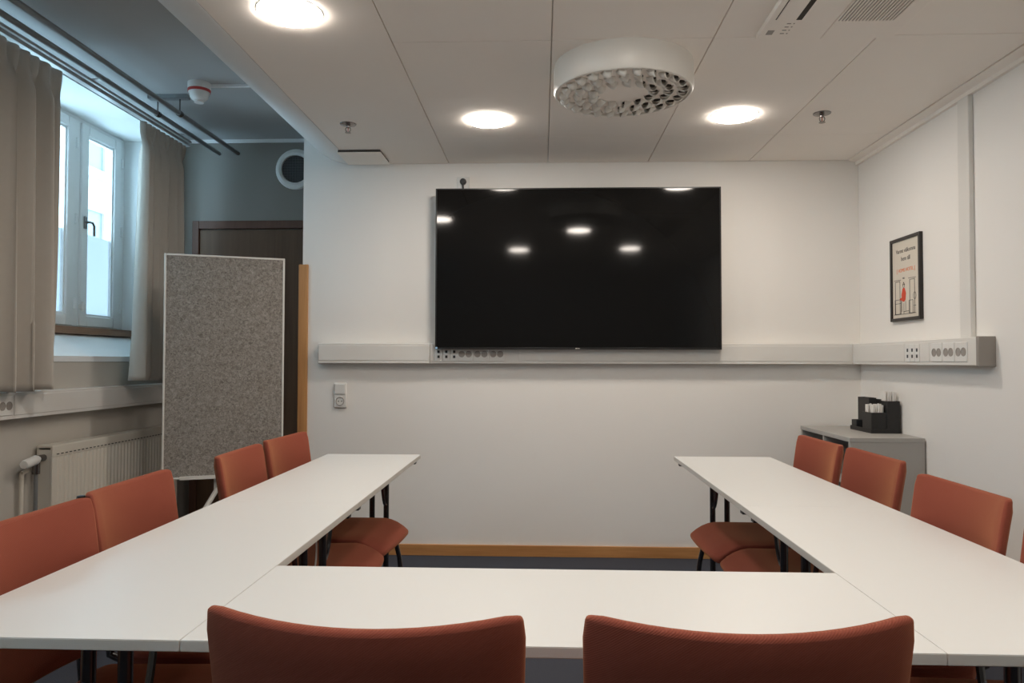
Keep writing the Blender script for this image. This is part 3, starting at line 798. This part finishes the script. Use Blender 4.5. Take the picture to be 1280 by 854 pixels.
for k in range(20):
    x = bx0+0.012+(k % 10)*0.0070; y = by0+0.022+0.052*(k//10)+0.018*random.random(); hh = 0.134+0.010*random.random()
    bm = B(); v = box(bm, -0.0022, 0.0022, -0.007, 0.007, 0.0, hh)
    bmesh.ops.transform(bm, matrix=Matrix.Translation((x, y, CZT+0.010)) @ Matrix.Rotation(random.uniform(-.04, .04), 4, 'Y'), verts=v)
    tag(obj('paper_sachet', bm, M['paperwhite'], bevel=0.0005), 'white paper sachet in the low front compartment of the organiser', 'sachet', 'white sachets in the organiser')
for k in range(5):
    x = 1.808+k*0.0115; hh = 0.20+0.008*random.random()
    bm = B(); v = box(bm, -0.004, 0.004, -0.02, 0.02, 0.0, hh)
    bmesh.ops.transform(bm, matrix=Matrix.Translation((x, 4.03, CZT+0.010)) @ Matrix.Rotation(random.uniform(-.01, .05), 4, 'Y'), verts=v)
    tag(obj('folded_card', bm, M['paperwhite'], bevel=0.0005), 'white card standing in the tall compartment of the organiser', 'card', 'white cards in the organiser')

# --- felt notice board on a stand
A = Vector((-2.018, 3.90, 0)); Bq = Vector((-1.447, 4.13, 0))
wdt = (Bq-A).length; ang = math.atan2(Bq.y-A.y, Bq.x-A.x)
nb = thing('felt_board', ((A.x+Bq.x)/2, (A.y+Bq.y)/2, 0), 'grey felt pinboard with white frame standing before the dark door', 'pinboard', rotz=ang)
h = wdt/2; z0, z1 = 0.530, 1.738
bm = B(); box(bm, -h+0.008, h-0.008, -0.010, 0.010, z0+0.008, z1-0.008); obj('felt_panel', bm, M['felt'], nb, local=True)
bm = B(); frame_xz(bm, -h, h, z0, z1, -0.014, 0.014, 0.010); obj('frame', bm, M['whitem'], nb, local=True, bevel=0.002)
bm = B(); box(bm, -h+0.09, h-0.05, -0.05, -0.0145, z0+0.0, z0+0.014); box(bm, -h+0.09, h-0.05, -0.05, -0.046, z0+0.014, z0+0.020); obj('tray', bm, M['whitem'], nb, local=True, bevel=0.002)
bm = B(); tube(bm, [(0, 0.03, z0-0.06), (0, 0.03, z0+0.6)], 0.014, 14); box(bm, -0.05, 0.05, 0.011, 0.045, z0-0.08, z0+0.03); obj('stand_post', bm, M['whitem'], nb, local=True, bevel=0.002)
for (a, b) in ((-0.30, -0.16), (0.30, -0.16), (0.0, 0.33)):
    bm = B(); tube(bm, [(a*0.04, 0.03+b*0.03, z0-0.03), (a, 0.03+b, 0.012)], 0.013, 12); obj('leg', bm, M['whitem'], nb, local=True)

# --- radiator
rd = thing('radiator', (-2.38, 4.05, 0.22), 'cream ribbed panel radiator under the window trunking', 'radiator')
RX0, RX1, RY0, RY1, RZ0, RZ1 = -2.415, -2.33, 3.476, 4.70, 0.23, 0.757
bm = B()
n = 36; pr = [(RX1-0.012, RY0)]
st = (RY1-RY0-0.05)/n
y = RY0+0.025; pr += [(RX1, RY0), (RX1, y)]
for k in range(n):
    pr += [(RX1, y+st*0.15), (RX1-0.007, y+st*0.35), (RX1-0.007, y+st*0.65), (RX1, y+st*0.85)]; y += st
pr += [(RX1, RY1), (RX1-0.012, RY1)]
prism(bm, pr, 'Z', RZ0+0.03, RZ1-0.055)
box(bm, RX1-0.012, RX1, RY0, RY1, RZ1-0.055, RZ1-0.004); box(bm, RX1-0.012, RX1, RY0, RY1, RZ0, RZ0+0.03)
obj('front_panel', bm, M['rad'], rd, bevel=0.002, smooth=False)
bm = B(); box(bm, RX0, RX0+0.012, RY0+0.01, RY1-0.01, RZ0, RZ1-0.01); obj('rear_panel', bm, M['rad'], rd)
bm = B(); box(bm, RX0+0.004, RX1-0.003, RY0+0.004, RY1-0.004, RZ1-0.012, RZ1); box(bm, RX0+0.01, RX1-0.012, RY0+0.003, RY0+0.006, RZ0+0.02, RZ1-0.02); obj('top_grille', bm, M['rad'], rd, bevel=0.002)
bm = B()
for k in range(n): box(bm, RX1-0.001, RX1+0.0006, RY0+0.025+k*st+st*0.15, RY0+0.025+k*st+st*0.75, RZ1-0.046, RZ1-0.041)
obj('slots', bm, M['dark_gap'], rd)
bm = B(); tube(bm, [(-2.375, RY0+0.01, 0.70), (-2.375, RY0-0.055, 0.70)], 0.016, 14); tube(bm, [(-2.375, RY0-0.05, 0.715), (-2.375, RY0-0.05, 0.63)], 0.017, 14)
obj('valve', bm, M['chrome'], rd)
bm = B(); tube(bm, [(-2.372, RY0-0.045, 0.700), (-2.368, RY0-0.065, 0.698), (-2.352, RY0-0.155, 0.690), (-2.350, RY0-0.170, 0.689)], [0.016, 0.022, 0.022, 0.018], 20); o = obj('thermostat_knob', bm, M['white'], rd); o['label'] = 'white thermostat knob'
bm = B(); tube(bm, [(-2.375, RY0-0.05, 0.63), (-2.375, RY0-0.05, 0.002)], 0.009, 12); obj('supply_pipe', bm, M['pipe'], rd)
bm = B(); tube(bm, [(-2.405, RY0-0.105, 0.64), (-2.405, RY0-0.105, 0.002)], 0.010, 12); tube(bm, [(-2.405, RY0-0.105, 0.64), (-2.405, RY0-0.06, 0.65)], 0.010, 12); obj('return_pipe', bm, M['rad'], rd)

# --- curtains
def curtain(name, y0, y1, z0, z1, xc, folds, seed, label, y0t=None, y1t=None, amp=0.040):
    rnd = random.Random(seed)
    y0t = y0 if y0t is None else y0t; y1t = y1 if y1t is None else y1t
    NU, NZ = folds*14, 46
    ph = [rnd.uniform(-0.9, 0.9) for _ in range(folds+2)]; am = [rnd.uniform(0.65, 1.25) for _ in range(folds+2)]
    bm = B(); grid = []
    for j in range(NZ+1):
        v = j/NZ; z = z0+(z1-z0)*v
        row = []
        for i in range(NU+1):
            u = i/NU; f = u*folds; k = int(f); fr = f-k
            a = am[k]*(1-fr)+am[k+1]*fr; p = ph[k]*(1-fr)+ph[k+1]*fr
            yy = (y0+(y1-y0)*u)*(1-v) + (y0t+(y1t-y0t)*u)*v
            sn = math.sin(2*PI*f + p + 0.30*math.sin(2.2*v+p*3)); body = math.copysign(abs(sn)**0.75, sn)*amp*a
            body += 0.25*amp*math.sin(2*PI*f*0.5 + 2*p + 0.5*v)*a
            # narrow pinch pleats in the heading
            pinch = (abs(math.sin(PI*f*1.6+p)) ** 0.5)*0.034-0.016
            hfac = min(1, max(0, (v-0.90)/0.07)); hfac = hfac*hfac*(3-2*hfac)
            neck = 1-0.35*math.exp(-((v-0.93)/0.03)**2)
            x = xc + (body*(1-hfac)*(0.7+0.3*(1-v)) + pinch*hfac)*neck
            yy += 0.010*math.sin(4*PI*f+2*p)*(1-hfac)*min(1, 6*u, 6*(1-u))
            if j == 0: zz = z + 0.004*math.sin(f*2+p)
            else: zz = z
            row.append(bm.verts.new((x, yy, zz)))
        grid.append(row)
    for j in range(NZ):
        for i in range(NU):
            bm.faces.new((grid[j][i], grid[j][i+1], grid[j+1][i+1], grid[j+1][i]))
    o = obj(name, bm, M['curtain']); o.data.set_sharp_from_angle(angle=PI)
    s = o.modifiers.new('cloth_thickness', 'SOLIDIFY'); s.thickness = 0.003
    return tag(o, label, 'curtain', 'beige curtains at the window')
curtain('curtain', 2.05, 3.405, 1.030, 2.530, -2.285, 11, 3, 'beige curtain on the left side of the window, at the photo edge', amp=0.062)
curtain('curtain', 4.075, 4.665, 1.052, 2.535, -2.290, 6, 11, 'beige curtain on the right side of the window, beside the recess', 4.135, 4.635, amp=0.055)
ct = thing('curtain_track', (-2.29, 3.4, 2.535), 'pale double curtain track above the window', 'curtain track')
bm = B(); box(bm, -2.305, -2.272, 1.0, 4.70, 2.545, 2.567); obj('rail', bm, M['track'], ct, bevel=0.002)
bm = B(); box(bm, -2.262, -2.245, 1.0, 4.66, 2.556, 2.570); obj('rail', bm, M['track'], ct, bevel=0.002)
for yy in (1.6, 2.6, 3.6, 4.5):
    bm = B(); box(bm, -2.305, -2.165, yy, yy+0.02, 2.567, 2.573); obj('track_clip', bm, M['track'], ct)
# pipes hung under the ceiling
pp = thing('ceiling_pipes', (-2.12, 3.2, 2.55), 'pair of grey pipes hung under the high ceiling above the curtains', 'pipes')
for x, ye in ((-2.024, 4.86), (-2.150, 4.86)):
    bm = B(); tube(bm, [(x, 0.3, 2.545), (x, ye-0.004, 2.545), (x, ye, 2.545)], [0.0135, 0.0135, 0.0115], 16); obj('pipe', bm, M['pipe'], pp)
for yh in (1.8, 4.055):
    bm = B(); box(bm, -2.20, -1.975, yh-0.02, yh+0.02, ZH-0.024, ZH)
    o = obj('hanger_bar', bm, M['pipe'], pp, bevel=0.001)
    for x in (-2.024, -2.150):
        bm = B(); tube(bm, [(x, yh, ZH-0.022), (x, yh, 2.557)], 0.004, 8); tube(bm, [(x, yh-0.012, 2.545), (x, yh+0.012, 2.545)], 0.0175, 16); obj('hanger_rod', bm, M['chrome'], pp)

# --- smoke detector + conduit
sd = thing('smoke_detector', (-1.835, 3.885, 2.60), 'white smoke detector with a red band on the high ceiling', 'detector')
SDZ = ZH
bm = B(); lathe(bm, [(0, 0), (0.058, 0), (0.058, -0.030), (0.054, -0.055), (0.052, -0.058)], 32, (-1.835, 3.885, SDZ)); obj('base', bm, M['white'], sd)
bm = B(); lathe(bm, [(0.055, -0.048), (0.0590, -0.048), (0.0575, -0.062), (0.054, -0.062)], 32, (-1.835, 3.885, SDZ+0.012)); obj('red_band', bm, M['redband'], sd)
bm = B(); lathe(bm, [(0.050, -0.056), (0.046, -0.078), (0.036, -0.090), (0.026, -0.093), (0.024, -0.106), (0, -0.108)], 32, (-1.835, 3.885, SDZ)); obj('sensor_head', bm, M['white'], sd)
bm = B(); box(bm, -1.785, XE, 3.90, 3.918, ZH-0.014, ZH); tag(obj('cable_conduit', bm, M['plaster']), 'thin white cable conduit from the smoke detector along the high ceiling', 'conduit')

# --- round vent on recess wall
vt = thing('round_vent', (-1.648, YREC, 2.31), 'round white air vent with dark mesh above the door', 'vent')
vc = (-1.648, YREC, 2.447)
def onwall(prof, seg=40):
    bm = B(); vv = lathe(bm, prof, seg); bmesh.ops.transform(bm, matrix=Matrix.Translation(vc) @ Matrix.Rotation(PI/2, 4, 'X'), verts=vv); return bm
obj('flange', onwall([(0.092, 0.004), (0.094, 0.018), (0.110, 0.022), (0.130, 0.014), (0.137, 0.0)]), M['white'], vt)
obj('duct_disc', onwall([(0.093, 0.003), (0.0, 0.003)]), M['vent_dark'], vt)
bm = B()
for k in range(-8, 9):
    d = k*0.0105; e = math.sqrt(max(0, 0.091**2-d*d))
    tube(bm, [(vc[0]+d, YREC-0.008, vc[2]-e), (vc[0]+d, YREC-0.008, vc[2]+e)], 0.0012, 5)
    tube(bm, [(vc[0]-e, YREC-0.009, vc[2]+d), (vc[0]+e, YREC-0.009, vc[2]+d)], 0.0012, 5)
obj('mesh_grille', bm, M['pipe'], vt)

# --- ceiling lamps
lamps = [(-0.266, 3.672, 'round ceiling lamp left of the big diffuser, near the television wall'), (0.936, 3.640, 'round ceiling lamp right of the big diffuser, near the television wall'),
         (-0.868, 2.502, 'round ceiling lamp at the top left, largest in view'), (0.336, 1.93, 'round ceiling lamp overhead, seen only mirrored in the television centre'),
         (-0.25, 0.76, 'round ceiling lamp overhead, mirrored low left in the television'), (0.934, 0.82, 'round ceiling lamp overhead, mirrored low right in the television')]
def make_lamp():
    t = thing('ceiling_lamp', (0, 0, 0), '', 'lamp')
    bm = B(); lathe(bm, [(0.1028, -0.0005), (0.106, -0.0022), (0.111, -0.0022), (0.113, 0.0)], 48); obj('rim', bm, M['white'], t, local=True)
    bm = B(); lathe(bm, [(0.104, -0.0005), (0.103, -0.006), (0.100, -0.009), (0.085, -0.011), (0, -0.012)], 48); obj('diffuser', bm, M['lamp'], t, local=True)
    return t
lp = make_lamp()
for i, (x, y, lab) in enumerate(lamps):
    c = lp if i == 0 else copy_tree(lp)
    c.location = (x, y, ZC); tag(c, lab, 'lamp', 'round LED ceiling lamps')

# --- swirl diffuser
dx, dy = 0.328, 3.02
df = thing('air_diffuser', (dx, dy, 2.25), 'large round white ceiling air diffuser with rings of nozzles', 'air diffuser')
bm = B(); lathe(bm, [(0.262, 0.115), (0.278, 0.115), (0.281, 0.10), (0.281, 0.012), (0.276, 0.002), (0.270, 0.0), (0.268, 0.006)], 72, (dx, dy, 2.25)); obj('drum', bm, M['whitem'], df)
bm = B(); lathe(bm, [(0, 0.008), (0.269, 0.008)], 72, (dx, dy, 2.25)); obj('nozzle_plate', bm, M['tile'], df)
def nozzle_mesh():
    bm = B(); seg = 16
    # short bent hood: half tube, open on one side
    rings = []
    for q in range(7):
        a = q/6*PI/2*0.95
        ring = []
        for k in range(seg+1):
            b = PI*k/seg
            r = 0.0185
            # quarter sweep from +x opening down to the plate
            xx = 0.012 - 0.024*math.sin(a)
            rr = r*(0.75+0.25*math.cos(a))
            ring.append(bm.verts.new((xx, rr*math.cos(b), -rr*math.sin(b)*(0.85*math.cos(a)**0.6+0.0) )))
        rings.append(ring)
    for a, b in zip(rings, rings[1:]):
        for k in range(seg): bm.faces.new((a[k], a[k+1], b[k+1], b[k]))
    bmesh.ops.scale(bm, vec=(1.35, 1.12, 1.5), verts=bm.verts)
    bmesh.ops.recalc_face_normals(bm, faces=bm.faces)
    me = bpy.data.meshes.new('nozzle'); bm.to_mesh(me); bm.free(); me.materials.append(M['whitem']); me.shade_smooth()
    return me
def hole_mesh():
    bm = B(); 
    pts = [(0.016*math.cos(a)*0.8+0.006, 0.0165*math.sin(a)) for a in [2*PI*k/16 for k in range(16)]]
    prism(bm, pts, 'Z', -0.0015, 0.0005)
    me = bpy.data.meshes.new('nozzle_opening'); bm.to_mesh(me); bm.free(); me.materials.append(M['dark_gap']); return me
nm, hm = nozzle_mesh(), hole_mesh()
for R, n in ((0.238, 26), (0.180, 20), (0.122, 13)):
    for k in range(n):
        th = 2*PI*k/n + R*3
        d = 1.5*PI - th
        o = bpy.data.objects.new('nozzle', nm); COL.objects.link(o); o.parent = df
        o.location = (R*math.cos(th), R*math.sin(th), 0.008); o.rotation_euler = (0, 0, d)
        s = o.modifiers.new('wall', 'SOLIDIFY'); s.thickness = 0.0015
        q = bpy.data.objects.new('nozzle_opening', hm); COL.objects.link(q); q.parent = o

# --- sprinklers
def sprinkler(x, y, lab):
    t = thing('sprinkler', (x, y, ZC-0.05), lab, 'sprinkler')
    bm = B(); lathe(bm, [(0, 0), (0.042, 0), (0.040, -0.004), (0.020, -0.010), (0.010, -0.012), (0.009, -0.02), (0, -0.02)], 24, (x, y, ZC)); obj('escutcheon', bm, M['chrome'], t)
    bm = B()
    for s in (-1, 1): tube(bm, [(x+s*0.009, y, ZC-0.018), (x+s*0.013, y, ZC-0.026), (x+s*0.011, y, ZC-0.036), (x+s*0.003, y, ZC-0.043)], 0.0022, 8)
    obj('yoke', bm, M['chrome'], t)
    bm = B(); tube(bm, [(x, y, ZC-0.02), (x, y, ZC-0.042)], 0.002, 8); o = obj('bulb', bm, M['redband'], t)
    bm = B(); lathe(bm, [(0, 0), (0.015, 0), (0.016, -0.0015), (0, -0.002)], 20, (x, y, ZC-0.044)); obj('deflector', bm, M['chrome'], t)
sprinkler(-0.982, 3.71, 'steel ceiling sprinkler on the left, near the plaster bulkhead')
sprinkler(1.350, 3.625, 'steel ceiling sprinkler on the right, near the wall conduit')
# hatch in the far left corner of the tiles
ha = thing('ceiling_hatch', (-1.05, 4.28, ZC-0.012), 'loose white ceiling hatch in the far left tile corner', 'hatch')
bm = B(); box(bm, -1.165, -0.915, 4.165, 4.42, ZC-0.019, ZC-0.014); obj('hatch_panel', bm, M['tile'], ha, bevel=0.001)
bm = B(); box(bm, -1.161, -0.920, 4.169, 4.415, ZC-0.0145, ZC); obj('shadow_frame', bm, M['dark_gap'], ha)

# --- air conditioning cassette
ac = thing('air_conditioner', (1.02, 2.2, 2.34), 'white ceiling air conditioning cassette with ribbed intake grille', 'air conditioner')
AZ = ZC-0.022
bm = B(); box(bm, 0.782, 1.012, 1.55, 2.735, AZ, ZC-0.0002); obj('flap_panel', bm, M['tile'], ac, bevel=0.003)
bm = B(); box(bm, 1.0135, 1.27, 1.55, 2.735, AZ, ZC-0.0002); obj('intake_panel', bm, M['tile'], ac, bevel=0.003)
bm = B(); box(bm, 0.803, 0.806, 1.60, 2.572, AZ-0.0008, AZ+0.002); obj('flap_joint', bm, M['dark_gap'], ac)
bm = B(); box(bm, 0.808, 0.872, 1.60, 2.574, AZ-0.002, AZ+0.001); obj('flap', bm, M['tile'], ac, bevel=0.001)
bm = B(); box(bm, 0.874, 0.893, 1.60, 2.575, AZ-0.0008, AZ+0.002); obj('air_slot', bm, M['dark_gap'], ac)
bm = B(); box(bm, 1.022, 1.214, 1.62, 2.588, AZ-0.0008, AZ+0.002); obj('grille_backing', bm, M['taupe'], ac)
bm = B()
for k in range(17): box(bm, 1.024+k*0.0115, 1.0295+k*0.0115, 1.622, 2.586, AZ-0.004, AZ)
obj('grille_slats', bm, M['tile'], ac, smooth=False)
bm = B(); box(bm, 0.803, 0.826, 2.655, 2.690, AZ-0.0008, AZ+0.001); obj('status_window', bm, M['taupe'], ac)
bm = B()
for k in range(4):
    box(bm, 0.852, 0.866, 2.600+k*0.026, 2.606+k*0.026, AZ-0.0008, AZ+0.001); box(bm, 0.874, 0.879, 2.600+k*0.026, 2.606+k*0.026, AZ-0.0008, AZ+0.001)
obj('control_symbols', bm, M['taupe'], ac)
